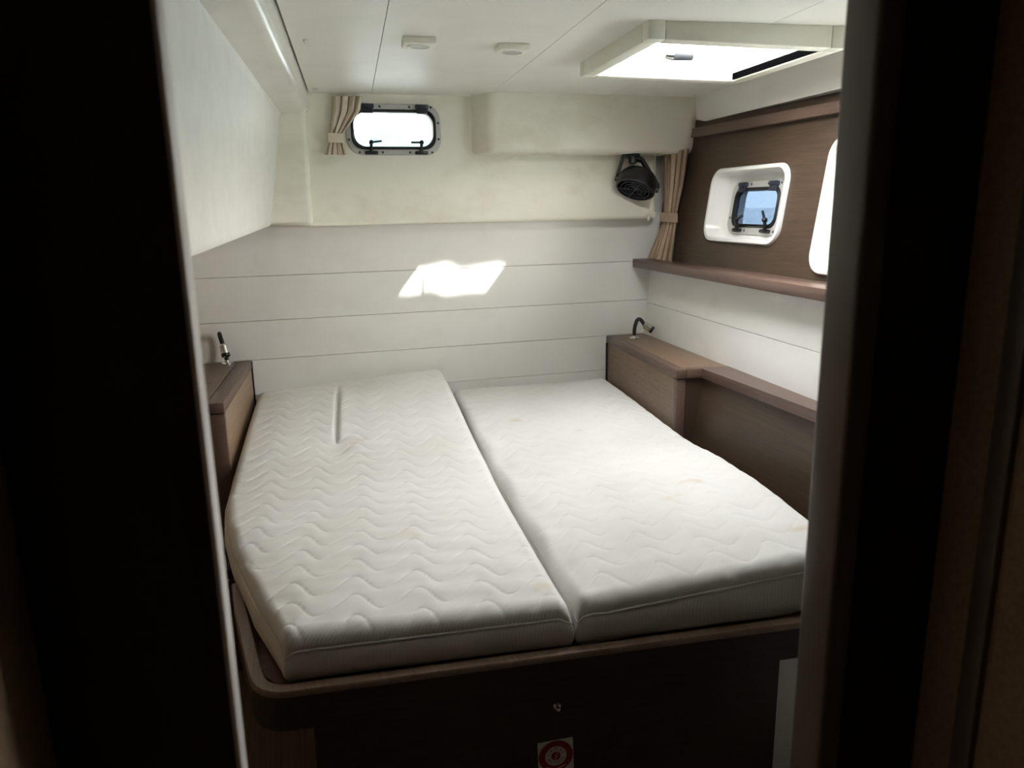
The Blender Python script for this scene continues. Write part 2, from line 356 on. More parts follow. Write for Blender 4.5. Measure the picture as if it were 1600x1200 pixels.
# aft partition round the doorway and the lobby behind the camera
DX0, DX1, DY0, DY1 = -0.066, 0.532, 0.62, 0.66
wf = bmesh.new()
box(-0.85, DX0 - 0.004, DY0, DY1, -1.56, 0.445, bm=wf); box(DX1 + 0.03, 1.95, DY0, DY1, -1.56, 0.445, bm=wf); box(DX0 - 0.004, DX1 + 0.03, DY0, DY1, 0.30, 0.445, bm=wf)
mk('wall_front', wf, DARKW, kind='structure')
dr = empty('door_1', (0.23, 0.64, -1.56), kind='structure')
mk('jamb', box(DX0 - 0.004, DX0, DY0 - 0.002, DY1 + 0.004, -1.56, 0.30, 0.0015, 2), JAMBL, dr, label='pale grey jamb edging')
mk('jamb', box(DX1, DX1 + 0.03, DY0 - 0.006, DY1 + 0.004, -1.56, 0.30, 0.006, 3), JAMBR, dr, label='taupe jamb post')
mk('lintel', box(DX0, DX1, DY0 - 0.002, DY1 + 0.004, 0.288, 0.30), JAMBR, dr)
mk('wall_lobby_left', box(-0.26, -0.205, -0.95, DY0, -1.56, 0.445), WOOD_Z, kind='structure')
wl = mk('wall_lobby_right', box(0.672, 0.74, -0.95, DY0, -1.56, 0.445), WOOD_Z, kind='structure')
mk('corner_post', box(0.664, 0.673, 0.542, 0.566, -1.56, 0.445, 0.003, 2), JAMBR, wl)
mk('cabinet_panel', box(0.667, 0.673, -0.9, 0.533, -1.56, 0.445, 0.002, 1), WOOD_Z, wl)
mk('wall_lobby_back', box(-0.26, 0.74, -1.0, -0.95, -1.56, 0.445), WOOD_X, kind='structure')

# sea outside
mk('sea', box(-300, 300, -300, 300, -3.2, -3.0), SEA, label='pale sea water outside the portlights', cat='sea', kind='stuff')

rows = []
for k in range(9):
    a = k / 8; rows.append([(-150 + 340 * i / 120, 380 + 160 * a, -3.0 + math.sin(math.pi * a) * (45 + 6 * mnoise.noise(Vector((i * 0.16, k * 0.3, 2))) + 4 * mnoise.noise(Vector((i * 0.6, k * 0.8, 5))))) for i in range(121)])
mk('shore_hill', loft(rows, closed=False), HILL, label='hazy green shore across the water outside the head portlight', cat='hill')
# ------------------------------------------------------------------ portlights
def screw(fr, a, b, c, parent, mat):
    f2 = Fr(fr(a, b, c), fr.x, fr.y); mk('screw', lathe(f2, [(0.0045, -0.001), (0.0045, 0.0012), (0.002, 0.002)], 10), mat, parent)
def portlight(fr, w_, h_, r, ow, oh, orr, parent, arms, depth=0.0):
    c = depth
    fl = [[fr(x, y, c + z) for x, y in rrect(w_ - k, h_ - k, r, 8)] for k, z in ((0.0, -0.002), (0.0, 0.005), (0.005, 0.0085))]
    fl += [[fr(x, y, c + z) for x, y in rrect(ow + k, oh + k, orr, 8)] for k, z in ((0.006, 0.0085), (0.0, 0.004), (0.0, -0.03))]
    mk('window_frame', loft(fl), GREYF, parent)
    gk = [[fr(x, y, c + z) for x, y in rrect(ow - k, oh - k, orr, 8)] for k, z in ((-0.004, 0.0), (-0.004, 0.012), (0.004, 0.015), (0.018, 0.012), (0.020, -0.004))]
    mk('gasket', loft(gk), BLACK, parent, label='black rubber gasket')
    pn = [[fr(x, y, c + z) for x, y in rrect(ow - 0.008, oh - 0.008, orr, 8)] for z in (-0.004, 0.002)]
    for a in (-0.27 * w_, 0.30 * w_):
        b = oh / 2
        hg = boxfr(fr, a - 0.026, a + 0.026, b + 0.006, b + 0.022, c + 0.006, c + 0.024, 0.004); boxfr(fr, a - 0.022, a + 0.022, b - 0.014, b + 0.008, c + 0.012, c + 0.021, 0.003, bm=hg)
        mk('hinge', hg, NAVY, parent, label='dark plastic hinge')
    for a, (sx_, ang) in zip((-0.25 * w_, 0.28 * w_), arms):
        b = -oh / 2
        lt = boxfr(fr, a - 0.026, a + 0.026, b - 0.022, b - 0.008, c + 0.006, c + 0.022, 0.004)
        tube([fr(a, b - 0.012, c + 0.016), fr(a, b + 0.012, c + 0.020), fr(a, b + 0.024, c + 0.022)], [0.007, 0.006, 0.0075], 10, bm=lt)
        lathe(Fr(fr(a, b + 0.024, c + 0.014), fr.x, fr.y), [(0.005, 0), (0.009, 0.003), (0.009, 0.014), (0.005, 0.018)], 14, bm=lt)
        l_ = mk('latch', lt, BLACK, parent, label='black latch with lever')
        ca, sa = math.cos(ang), math.sin(ang)
        f3 = Fr(fr(a, b + 0.024, c + 0.022), fr.x * (sx_ * ca) + fr.y * sa, fr.y * (ca * 1.0) - fr.x * (sx_ * sa))
        mk('lever', boxfr(f3, 0.004, 0.042, -0.004, 0.004, -0.004, 0.004, 0.002), NAVY, l_)
    yy = (h_ + oh) / 4 + 0.001; xx = (w_ + ow) / 4 + 0.001
    for a, b in ((-0.14 * w_, yy), (0.17 * w_, yy), (0.40 * w_, yy), (xx, 0.14 * h_), (xx, -0.18 * h_), (-xx, -0.20 * h_), (-0.37 * w_, -yy), (-0.13 * w_, -yy), (0.16 * w_, -yy), (0.40 * w_, -yy)):
        screw(fr, a, b, c + 0.008, parent, BLACK)
    return pn
def portal(name, fr, w_, h_, c):
    ld = bpy.data.lights.new(name, 'AREA'); ld.shape = 'RECTANGLE'; ld.size = w_; ld.size_y = h_; ld.cycles.is_portal = True
    o = bpy.data.objects.new(name, ld); COL.objects.link(o)
    m = Matrix((fr.x, fr.y, fr.z)).transposed().to_4x4()
    m = m @ Matrix.Rotation(math.pi, 4, 'X')           # lamps shine along their -Z; turn it to face into the cabin
    m.translation = fr(0, 0, c) + Vector((0, 0, H)); o.matrix_world = m
w1 = empty('window_1', (0.477, 3.17, 0.20), kind='structure')
pn = portlight(W1, 0.374, 0.193, 0.062, 0.330, 0.146, 0.046, w1, ((1, 0.12), (-1, -0.0)))
mk('pane', loft(pn, True, True), GL_HEAD, w1)
portal('daylight_portal', W1, 0.36, 0.18, -0.14)

w2 = empty('window_2', PF(SCX, SCY - SH / 2, 0), kind='structure')
S2 = Fr(PF(SCX, SCY), PF.x, PF.y)
IN_W, IN_H = SW * 0.66, SH * 0.68
sl = []
for k, (ww, hh, r, z, dx, dy) in enumerate(((SW, SH, 0.065, -0.002, 0, 0), (SW, SH, 0.065, 0.006, 0, 0), (SW - 0.008, SH - 0.008, 0.062, 0.012, 0, 0), (SW - 0.030, SH - 0.030, 0.055, 0.012, 0, 0), (SW - 0.042, SH - 0.042, 0.05, 0.004, 0, 0),
                                     (SW * 0.86, SH * 0.84, 0.05, -0.035, 0.006, 0), (SW * 0.82, SH * 0.80, 0.05, -0.045, 0.008, 0), (SW * 0.70, SH * 0.72, 0.05, -0.050, 0.01, 0), (SW * 0.55, SH * 0.55, 0.04, -0.050, 0.01, 0), (SW * 0.55, SH * 0.55, 0.04, -0.075, 0.01, 0))):
    sl.append([S2(x, y, z) for x, y in rrect(ww, hh, r, 8, dx, dy)])
mk('surround', loft(sl), WHITE, w2, label='white moulded porthole surround')
S2i = Fr(S2(0.01, -0.004, 0), PF.x, PF.y)
pn = portlight(S2i, SW * 0.69, SH * 0.70, 0.045, SW * 0.56, SH * 0.50, 0.034, w2, ((1, 0.35), (-1, 0.9)), -0.048)
mk('pane', loft(pn, True, True), GL_BLUE, w2)
mk('hull_cover', sheet(Fr(S2(0, 0, -0.072), PF.x, PF.y), rrect(SW + 0.06, SH + 0.06, 0.02, 2), [rrect(SW * 0.555, SH * 0.555, 0.04, 6, 0.01, 0)], 0.012), WHITE, w2)
portal('daylight_portal', S2i, SW * 0.6, SH * 0.6, -0.10)

w3 = empty('window_3', PF(BCX, BCY - BH / 2, 0), kind='structure')
S3 = Fr(PF(BCX, BCY), PF.x, PF.y)
sl = []
for ww, hh, r, z in ((0, 0, 0.065, -0.002), (0, 0, 0.065, 0.007), (0.008, 0.008, 0.062, 0.013), (0.034, 0.034, 0.055, 0.013), (0.046, 0.046, 0.05, 0.004), (0.075, 0.07, 0.05, -0.035), (0.095, 0.085, 0.05, -0.038), (0.115, 0.10, 0.045, -0.060)):
    sl.append([S3(x, y, z) for x, y in rrect(BW - ww, BH - hh, r, 8)])
mk('surround', loft(sl), WHITE, w3, label='white moulded hull window surround')
mk('pane', loft([[S3(x, y, z) for x, y in rrect(BW - 0.114, BH - 0.099, 0.045, 8)] for z in (-0.062, -0.056)], True, True), GL_CLEAR, w3)
portal('daylight_portal', S3, BW - 0.1, BH - 0.09, -0.075)

# ------------------------------------------------------------------ roof hatch
ht = empty('ceiling_hatch', uv(1.005, 2.18, 0.385), 'cream framed roof hatch with clear lid set in the ceiling', 'hatch')
def hz(u): return 0.387 - 0.022 * (u - 0.735)
FU0, FU1, FV0, FV1 = 0.735, 1.275, 1.893, 2.475
def hrail(name, a, b, c, d, mat=CREAM):
    return mk(name, hexa([uv(a, c, hz(a)), uv(b, c, hz(b)), uv(b, d, hz(b)), uv(a, d, hz(a)), uv(a, c, 0.4315), uv(b, c, 0.4315), uv(b, d, 0.4315), uv(a, d, 0.4315)], 0.004, 2), mat, ht)
e_ = 0.0006
hrail('frame_rail', FU0 + 0.045 + e_, FU1 - 0.045 - e_, FV0, HV0); hrail('frame_rail', FU0 + 0.045 + e_, FU1 - 0.045 - e_, HV1, FV1)
hrail('frame_rail', FU0, HU0, FV0 + 0.045 + e_, FV1 - 0.045 - e_); hrail('frame_rail', HU1, FU1, FV0 + 0.045 + e_, FV1 - 0.045 - e_)
for (a, b, c, d) in ((FU0, FU0 + 0.045, FV0, FV0 + 0.045), (FU1 - 0.045, FU1, FV0, FV0 + 0.045), (FU0, FU0 + 0.045, FV1 - 0.045, FV1), (FU1 - 0.045, FU1, FV1 - 0.045, FV1)):
    hrail('frame_corner', a, b, c, d)
mk('blind_slot_shade', boxuv(HU1 - 0.006, HU1 + 0.001, HV0 + 0.004, HV1 - 0.004, hz(HU1) + 0.005, hz(HU1) + 0.024), SLOT, ht, label='blind slot with its shade painted black')
hc = [[uv(1.005 + x, 2.185 + y, z) for x, y in rrect(HU1 - HU0 - k, HV1 - HV0 - k, r, 8)] for k, r, z in ((0.0, 0.004, 0.425), (0.02, 0.05, 0.437), (0.02, 0.06, 0.468), (-0.06, 0.06, 0.476))]
mk('coaming', loft(hc), WHITE, ht)
mk('lid_pane', loft([[uv(1.005 + x, 2.185 + y, z) for x, y in rrect(HU1 - HU0 + 0.04, HV1 - HV0 + 0.04, 0.06, 8)] for z in (0.477, 0.485)], True, True), GL_HATCH, ht)
hp = on_z(1062, 84, 0.4005); hu, hv = hp.dot(DU), hp.dot(DV)
hd = mk('lid_handle', tube([uv(hu - 0.012, hv + 0.02, 0.4005), uv(hu + 0.046, hv + 0.022, 0.4005)], 0.0135, 16), HGREY, ht, label='ribbed grey lid handle')
mk('handle_knob', tube([uv(hu - 0.036, hv + 0.02, 0.4005), uv(hu - 0.012, hv + 0.02, 0.4005)], [0.009, 0.0145], 12), CHROME, hd)
mk('handle_post', tube([uv(hu - 0.02, hv + 0.02, 0.404), uv(hu - 0.02, hv + 0.03, 0.478)], 0.005, 10), CHROME, hd)
mk('lid_label', boxuv(0.99, 1.035, 2.0, 2.02, 0.4755, 0.4765), RED, ht, label='small red label')
HF = Fr(uv(1.005, 2.185, 0.0), DU, -DV)
portal('daylight_portal', HF, HU1 - HU0 + 0.05, HV1 - HV0 + 0.05, -0.49)

# ------------------------------------------------------------------ ceiling lamps (switched off)
for px, py, lab in ((654, 63, 'square cream ceiling downlight nearer the side panel'), (800, 73, 'square cream ceiling downlight nearer the roof hatch')):
    P = on_z(px, py, 0.428); u_, v_ = P.dot(DU), P.dot(DV)
    t = empty('ceiling_downlight', (P.x, P.y, 0.413), lab, 'ceiling light', 'ceiling downlights')
    mk('housing', boxuv(u_ - 0.043, u_ + 0.043, v_ - 0.043, v_ + 0.043, 0.413, 0.4305, 0.004, 2), CREAM, t)
    f3 = Fr(uv(u_, v_, 0.413), DU, -DV)
    mk('bezel', ring([f3(0.029 * math.cos(a * 0.2618), 0.029 * math.sin(a * 0.2618), 0.0) for a in range(24)], 0.0022, 6), CREAM, t)
    mk('lens', lathe(f3, [(0.027, -0.002), (0.027, 0.0008), (0.012, 0.0011)], 24), LENS, t)

# ------------------------------------------------------------------ shelf and upper rail on the hull side
def Xs(y): return 1.55 + 0.0445 * (y - 3.22)
q = []
for z in (-0.286, -0.248): q += [(Xs(0.67), 0.67, z), (Xp(0.67, -0.25) + 0.012, 0.67, z), (Xp(3.245, -0.25) + 0.012, 3.245, z), (Xs(3.245), 3.245, z)]
mk('wall_shelf', hexa(q, 0.005, 2), WOOD_E, label='long narrow walnut shelf along the wall below the portholes', cat='shelf')
P = []
for dz in (0.264, 0.302):
    za, zc = dz - 0.0074 * 2.35, dz
    P += [(Xp(0.67, za) - 0.032, 0.67, za), (Xp(0.67, za) + 0.012, 0.67, za), (Xp(3.02, zc) + 0.008, 3.02, zc), (Xp(3.02, zc) - 0.032, 3.02, zc)]
mk('upper_rail', hexa(P, 0.004, 2), WOOD_E, label='walnut rail along the wall above the portholes', cat='rail')

# ------------------------------------------------------------------ bed
BVF = 1.36
bed = empty('bed', uv(0.4, 2.2, -1.56), 'built-in double berth base in dark walnut under the mattresses', 'bed')
pth = [(-0.345, 1.845), (-0.318, 1.70), (-0.262, 1.465)]
for i in range(9):
    a = math.pi + 0.2 + (math.pi / 2 - 0.2) * i / 8; pth.append((-0.172 + 0.082 * math.cos(a), 1.445 + 0.085 * math.sin(a)))
pth += [(0.2, BVF), (0.7, BVF), (1.14, BVF)]
T = 0.030
def offs(P, d):
    o = []
    for i, p in enumerate(P):
        a = Vector(P[max(i - 1, 0)]); b = Vector(P[min(i + 1, len(P) - 1)]); t_ = (b - a).normalized(); n2 = Vector((-t_.y, t_.x)); o.append(Vector(p) + n2 * d)
    return o
loops = []
for o0, i0 in zip(offs(pth, 0), offs(pth, T)):
    m0 = o0.lerp(i0, 0.12); m1 = o0.lerp(i0, 0.88)
    loops.append([uv(o0.x, o0.y, -0.912), uv(o0.x, o0.y, -0.905), uv(m0.x, m0.y, -0.9), uv(m1.x, m1.y, -0.9), uv(i0.x, i0.y, -0.905), uv(i0.x, i0.y, -0.912)])
mk('tray_lip', loft(loops, True, True), LIPW, bed, sharp=50)
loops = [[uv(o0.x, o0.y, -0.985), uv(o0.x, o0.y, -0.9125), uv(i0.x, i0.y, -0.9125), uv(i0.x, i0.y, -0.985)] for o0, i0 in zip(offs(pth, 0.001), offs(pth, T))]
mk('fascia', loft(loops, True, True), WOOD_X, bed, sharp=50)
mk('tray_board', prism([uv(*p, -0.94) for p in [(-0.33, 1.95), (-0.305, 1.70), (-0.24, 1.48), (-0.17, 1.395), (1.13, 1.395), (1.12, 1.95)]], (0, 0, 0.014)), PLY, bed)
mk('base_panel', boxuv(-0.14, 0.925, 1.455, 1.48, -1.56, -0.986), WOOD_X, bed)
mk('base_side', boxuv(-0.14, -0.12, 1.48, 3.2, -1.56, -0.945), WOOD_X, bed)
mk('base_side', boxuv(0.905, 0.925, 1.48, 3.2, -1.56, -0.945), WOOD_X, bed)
mk('added_hull_panel', boxuv(0.93, 1.10, 1.52, 1.54, -1.56, -0.99), PLANK, bed, label='white panel added for the hull side')  # stands for the white hull side, added facing the doorway to look lit
mk('side_bearer', boxuv(1.02, 1.08, 1.42, 2.6, -1.04, -0.988), WOOD_E, bed)
for k in range(6):
    v = 1.99 + 0.155 * k + (0.05 * k if k > 2 else 0)
    mk('slat', boxuv(-0.34, 1.08, v - 0.028, v + 0.028, -0.938, -0.926, 0.003, 1), WOOD_L, bed)
    mk('slat_holder', boxuv(-0.425, -0.345, v - 0.034, v + 0.034, -0.943, -0.914, 0.006, 2), RUBBER, bed)
mk('side_board', boxuv(-0.42, -0.39, 1.87, 2.48, -1.0, -0.944), WOOD_X, bed)
bp = uv(0.383, 1.455, -1.085)
mk('panel_latch', lathe(Fr(bp, DU, Vector((0, 0, 1))), [(0.009, -0.001), (0.009, 0.003), (0.004, 0.004), (0.004, 0.012), (0.006, 0.014), (0.004, 0.017)], 12), CHROME, bed, label='small metal latch knob')

# sticker on the base panel
SF = Fr(uv(0.380, 1.4545, -1.214), DU, Vector((0, 0, 1)))
SF = Fr(SF.o, SF.x + SF.y * 0.03, SF.y)
st = empty('warning_sticker', SF(0, -0.04), 'square white sticker with red disc on the dark berth front', 'sticker')
mk('backing', boxfr(SF, -0.041, 0.041, -0.041, 0.041, -0.0005, 0.0008), STICK, st)
def disc(r0, r1, c0, c1, n=48):
    if r0 == 0: return lathe(SF, [(r1, c0), (r1, c1)], n)
    return loft([[SF(r * math.cos(2 * math.pi * k / n), r * math.sin(2 * math.pi * k / n), c) for k in range(n)] for r, c in ((r0, c0), (r1, c0), (r1, c1), (r0, c1), (r0, c0))])
mk('red_ring', disc(0.025, 0.040, 0.0008, 0.0013), RED, st)
mk('red_core', disc(0, 0.011, 0.0008, 0.0013), RED, st)
def text_bm(bm, s, fr, size):
    cu = bpy.data.curves.new('t', 'FONT'); cu.body = s; cu.size = size; cu.align_x = 'CENTER'; cu.align_y = 'CENTER'; cu.extrude = 0.0
    o = bpy.data.objects.new('t', cu); COL.objects.link(o); bpy.context.view_layer.update()
    me = bpy.data.meshes.new_from_object(o.evaluated_get(bpy.context.evaluated_depsgraph_get()))
    for v in me.vertices: v.co = fr(v.co.x, v.co.y, v.co.z)
    bm.from_mesh(me); bpy.data.objects.remove(o); bpy.data.curves.remove(cu); bpy.data.meshes.remove(me)
bm = bmesh.new()
for word, a0, a1, flip in (('COUPURE', 158, 22, 1), ('BATTERIE', 202, 338, -1)):
    for i, chx in enumerate(word):
        a = math.radians(a0 + (a1 - a0) * i / (len(word) - 1)); rad = Vector((math.cos(a), math.sin(a)))
        up = rad * flip; rt = Vector((up.y, -up.x))
        text_bm(bm, chx, Fr(SF(0.018 * rad.x, 0.018 * rad.y, 0.0015), SF.x * rt.x + SF.y * rt.y, SF.x * up.x + SF.y * up.y), 0.0115)
mk('lettering', bm, RED, st)
bm = tube([SF(-0.003, -0.008, 0.0016), SF(0.003, 0.0, 0.0016), SF(-0.001, 0.001, 0.0016), SF(0.004, 0.008, 0.0016)], 0.0008, 6)
tube([SF(-0.022, -0.026, 0.0016), SF(0.0, -0.034, 0.0016), SF(0.022, -0.026, 0.0016)], 0.0011, 6, bm=bm)
mk('white_marks', bm, STICK, st)

# ------------------------------------------------------------------ mattresses
SP, LAM, AMP = 0.083, 0.134, 0.033
def lerp_tab(tab, x):
    if x <= tab[0][0]: return tab[0][1]
    for (a, p), (b, q_) in zip(tab[:-1], tab[1:]):
        if x <= b:
            t_ = (x - a) / (b - a); return p + (q_ - p) * t_
    return tab[-1][1]
def spaced(L, step, edge):
    P = [0.0]; 
    for k in range(1, 7): P.append(edge * (1 - math.cos(math.pi / 2 * k / 6)) if k < 6 else edge)
    n = max(4, int((L - 2 * edge) / step)); mid = [edge + (L - 2 * edge) * i / n for i in range(1, n)]
    return [p for p in P] + mid + [L - p for p in reversed(P)]
def quilt(u, v, ph):
    s = u + 0.012 * math.sin(v * 5.1 + ph)
    x = s / LAM
    wv = AMP * (math.sin(2 * math.pi * x) + 0.18 * math.sin(4 * math.pi * x + 0.5))
    t_ = (v + wv + 0.004 * math.sin(7 * u + 3 * v)) / SP + ph; d = abs(t_ - round(t_)) * SP
    asc = 1.0 if math.cos(2 * math.pi * x) < 0.15 else 0.6
    return 0.0020 * (1 - math.exp(-d / 0.014)) - asc * 0.0024 * math.exp(-(d / 0.0024) ** 2)
def mattress(name, label, uL, uR, v0f, v1f, ztop, zbot, ph, extra, mat):
    """uL/uR: tables v->u of the side edges; v0f/v1f: front and back v as functions of u"""
    R = 0.032; Lu = 0.8; Lv = 1.9
    S = [x / Lu for x in spaced(Lu, 0.0050, R)]; Tt = [x / Lv for x in spaced(Lv, 0.0031, R)]
    b = bmesh.new(); G = []
    for t_ in Tt:
        row = []
        for s in S:
            um = 0.5 * (uL[len(uL) // 2][1] + uR[len(uR) // 2][1])
            va = v0f(0.0 + um); vb = v1f(um); v = va + (vb - va) * t_
            a, c = lerp_tab(uL, v), lerp_tab(uR, v); u = a + (c - a) * s
            va = v0f(u); vb = v1f(u); v = va + (vb - va) * t_
            e1 = min(s, 1 - s) * Lu; e2 = min(t_, 1 - t_) * Lv
            def drop(e): return R - math.sqrt(max(0, R * R - (R - e) ** 2)) if e < R else 0.0
            dz = drop(e1) + drop(e2); dz = min(dz, 0.046)
            k = smooth(min(e1, e2) / 0.03)
            soft = 0.006 * smooth(min(e1, e2) / 0.12)
            wr_ = 0.0028 * mnoise.noise(Vector((u * 5, v * 21, ph))) + 0.0035 * mnoise.noise(Vector((u * 4, v * 6, ph + 3)))
            z = ztop(u, v) - dz + soft - 0.006 + (quilt(u, v, ph) * (0.35 + 0.65 * k) + wr_ * k) + extra(u, v)
            row.append(b.verts.new(uv(u, v, z)))
        G.append(row)
    for i in range(len(G) - 1):
        for j in range(len(S) - 1): b.faces.new((G[i][j], G[i][j + 1], G[i + 1][j + 1], G[i + 1][j]))
    per = G[0][:] + [r[-1] for r in G[1:]] + G[-1][-2::-1] + [r[0] for r in G[-2:0:-1]]
    n = len(per); cen = sum((p.co for p in per), Vector()) / n
    prev = per; rings = []
    nrm = []
    for i in range(n):
        t_ = (per[(i + 2) % n].co - per[i - 2].co); q_ = Vector((t_.y, -t_.x, 0)); q_ = q_.normalized() if q_.length > 1e-9 else Vector((0, 0, 0)); nrm.append(q_)
    base_p = [p.co.copy() for p in per]
    pip = [base_p[i] + nrm[i] * 0.0005 + Vector((0, 0, -0.002)) for i in range(0, n, 4)]
    lo = [zbot(p.dot(DU), p.dot(DV)) for p in base_p]
    for fz, out_ in ((0.06, -0.002), (0.14, 0.003), (0.35, 0.007), (0.65, 0.006), (0.88, 0.001), (0.97, -0.006), (1.0, -0.018)):
        rg = []
        for i in range(n):
            z = base_p[i].z + (lo[i] - base_p[i].z) * fz
            q_ = base_p[i] + nrm[i] * (out_ + 0.0025 * mnoise.noise(base_p[i] * 9 + Vector((0, 0, fz * 3))))
            rg.append(b.verts.new((q_.x, q_.y, z)))
        for i in range(n): b.faces.new((prev[i], prev[(i + 1) % n], rg[(i + 1) % n], rg[i]))
        prev = rg
    b.faces.new(prev)
    o = mk(name, b, mat, label=label, cat='mattress', group='berth mattresses', sharp=70)
    mk('piping', ring(pip, 0.0026, 6), mat, o)
    return o
def zL(u, v): return -0.802 + smooth((v - 2.05) / 1.25) * (0.082 + 0.045 * (u + 0.42) / 0.82)
def zR(u, v): return -0.806 + 0.024 * smooth((v - 2.2) / 1.0) + 0.052 * max(0, (u - 0.42) / 0.62) * (1 - smooth((v - 1.45) / 1.1))
def exL(u, v):
    d = u - (-0.094 + 0.006 * (v - 2.57)); k = smooth((v - 2.54) / 0.05) * (1 - 0.95 * smooth((v - 2.88) / 0.30))
    z = -0.013 * math.exp(-(d / 0.0075) ** 2) * k
    if d > 0: z += 0.007 * math.exp(-(d / 0.05) ** 2) * k * (1 - math.exp(-(d / 0.012) ** 2))
    z -= 0.010 * math.exp(-((u + 0.094) / 0.05) ** 2 - ((v - 2.50) / 0.09) ** 2)
    return z
def exR(u, v): return -0.006 * math.exp(-((u - 0.43) / 0.03) ** 2) * math.sin(v * 17) * smooth((2.9 - v) / 0.5)
uL1 = [(1.30, -0.150), (1.38, -0.170), (1.6, -0.252), (1.85, -0.330), (2.05, -0.378), (2.2, -0.400), (2.45, -0.408), (3.3, -0.415)]
uR1 = [(1.3, 0.405), (1.5, 0.396), (1.9, 0.389), (2.3, 0.384), (2.6, 0.370), (3.35, 0.345)]
uL2 = [(1.3, 0.422), (1.5, 0.408), (1.9, 0.401), (2.3, 0.398), (2.6, 0.396), (3.4, 0.392)]
uR2 = [(1.3, 1.035), (1.5, 1.055), (1.75, 1.088), (1.95, 1.112), (2.15, 1.128), (2.4, 1.119), (2.6, 1.119), (3.4, 1.119)]
mattress('mattress', 'cream quilted mattress half beside the pale bedside cabinet, with a crease at its head', uL1, uR1, lambda u: 1.402 - 0.004 * (u + 0.15), lambda u: v_at(u, 3.236), zL, lambda u, v: zL(u, v) - 0.108, 0.0, exL, FABRIC)
mattress('mattress', 'white quilted mattress half lying against the walnut locker and rail, without the head crease', uL2, uR2, lambda u: 1.401, lambda u: v_at(u, 3.236), zR, lambda u, v: -0.910 + 0.022 * smooth((u - 0.86) / 0.2) * (1 - smooth((v - 1.45) / 0.9)), 0.37, exR, FABRIC)

# ------------------------------------------------------------------ bedside units
ns = empty('bedside_cabinet', uv(-0.58, 2.85, -1.56), 'pale brown bedside cabinet with reading lamp in the head corner', 'cabinet')
NU, NV = -0.432, 2.50
vb = v_at(NU, 3.243)
def cabhex(u0, u1, v0, Y1, z0, z1, bev=0.0):
    P = []
    for z in (z0, z1): P += [uv(u0, v0, z), uv(u1, v0, z), uv(u1, v_at(u1, Y1), z), uv(u0, v_at(u0, Y1), z)]
    return hexa(P, bev, 2)
mk('side_panel', cabhex(NU - 0.016, NU, NV + 0.024, 3.236, -1.55, -0.632), WOOD_L, ns)
mk('corner_post', cabhex(NU - 0.046, NU + 0.002, NV, 2.51 + 0.04, -1.55, -0.632, 0.005), WOOD_E, ns)
mk('front_panel', cabhex(-0.78, NU - 0.0475, NV + 0.004, 2.50 + 0.05, -1.55, -0.632), WOOD_D, ns)
mk('top_edge', cabhex(NU - 0.050, NU + 0.003, NV - 0.004, 3.24, -0.630, -0.594, 0.005), WOOD_E, ns)
mk('top_edge', cabhex(-0.78, NU - 0.0515, NV - 0.004, 2.50 + 0.05, -0.630, -0.594, 0.005), WOOD_E, ns)
mk('top_board', cabhex(-0.78, NU - 0.0515, NV + 0.031, 2.85, -0.628, -0.5955, 0.001), WOOD_Y, ns)
mk('top_board', cabhex(-0.78, NU - 0.0515, v_at(-0.5, 2.852), 3.24, -0.628, -0.5955, 0.001), WOOD_Y, ns)
mk('edge_seal', cabhex(NU - 0.004, NU + 0.0055, v_at(NU, 3.236), 3.247, -0.92, -0.600), BLACK, ns, label='black edge seal')

us = empty('bedside_rail_unit', (1.5, 2.3, -1.0), 'walnut locker and rail running along the hull side of the berth', 'cabinet')
RU, RV = 1.134, 2.562
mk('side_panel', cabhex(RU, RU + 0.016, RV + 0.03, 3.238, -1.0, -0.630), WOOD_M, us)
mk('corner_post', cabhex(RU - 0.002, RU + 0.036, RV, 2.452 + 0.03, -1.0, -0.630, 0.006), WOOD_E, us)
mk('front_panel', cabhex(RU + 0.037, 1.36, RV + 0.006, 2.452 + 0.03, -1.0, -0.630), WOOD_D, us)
def xw_top(y): return Xw(y, -0.594) - 0.003
P = []
for z in (-0.629, -0.594):
    a = uv(RU - 0.004, RV - 0.004, z); b = uv(RU - 0.004, v_at(RU, 3.245), z)
    P += [a, Vector((xw_top(a.y), a.y, z)), Vector((xw_top(3.245), 3.245, z)), b]
mk('top_board', hexa(P, 0.005, 2), WOOD_M, us)
P = []
for z in (-0.6285, -0.5935): P += [uv(RU - 0.006, RV - 0.006, z), uv(RU + 0.034, RV - 0.006, z), uv(RU + 0.034, v_at(RU, 3.243), z), uv(RU - 0.006, v_at(RU, 3.243), z)]
mk('top_edge', hexa(P, 0.005, 2), WOOD_E, us)
yR = (uv(RU, RV)).y - 0.006
def Xr(y): return 1.452
P = []
for z in (-0.629, -0.594): P += [(Xr(0), 0.67, z), (xw_top(0.67), 0.67, z), (xw_top(yR), yR, z), (Xr(0), yR, z)]
mk('rail', hexa(P, 0.006, 2), WOOD_E, us)
P = []
for z in (-0.6288, -0.5932): P += [uv(RU + 0.0345, RV - 0.006, z), uv(1.262, RV - 0.006, z), uv(1.262, RV + 0.030, z), uv(RU + 0.0345, RV + 0.030, z)]
mk('top_edge', hexa(P, 0.004, 2), WOOD_E, us)
mk('rail_panel', hexa([(1.40, 0.67, -1.05), (1.42, 0.67, -1.05), (1.42, yR + 0.03, -1.05), (1.40, yR + 0.03, -1.05), (1.468, 0.67, -0.63), (1.488, 0.67, -0.63), (1.488, yR + 0.03, -0.63), (1.468, yR + 0.03, -0.63)]), WOOD_D, us)
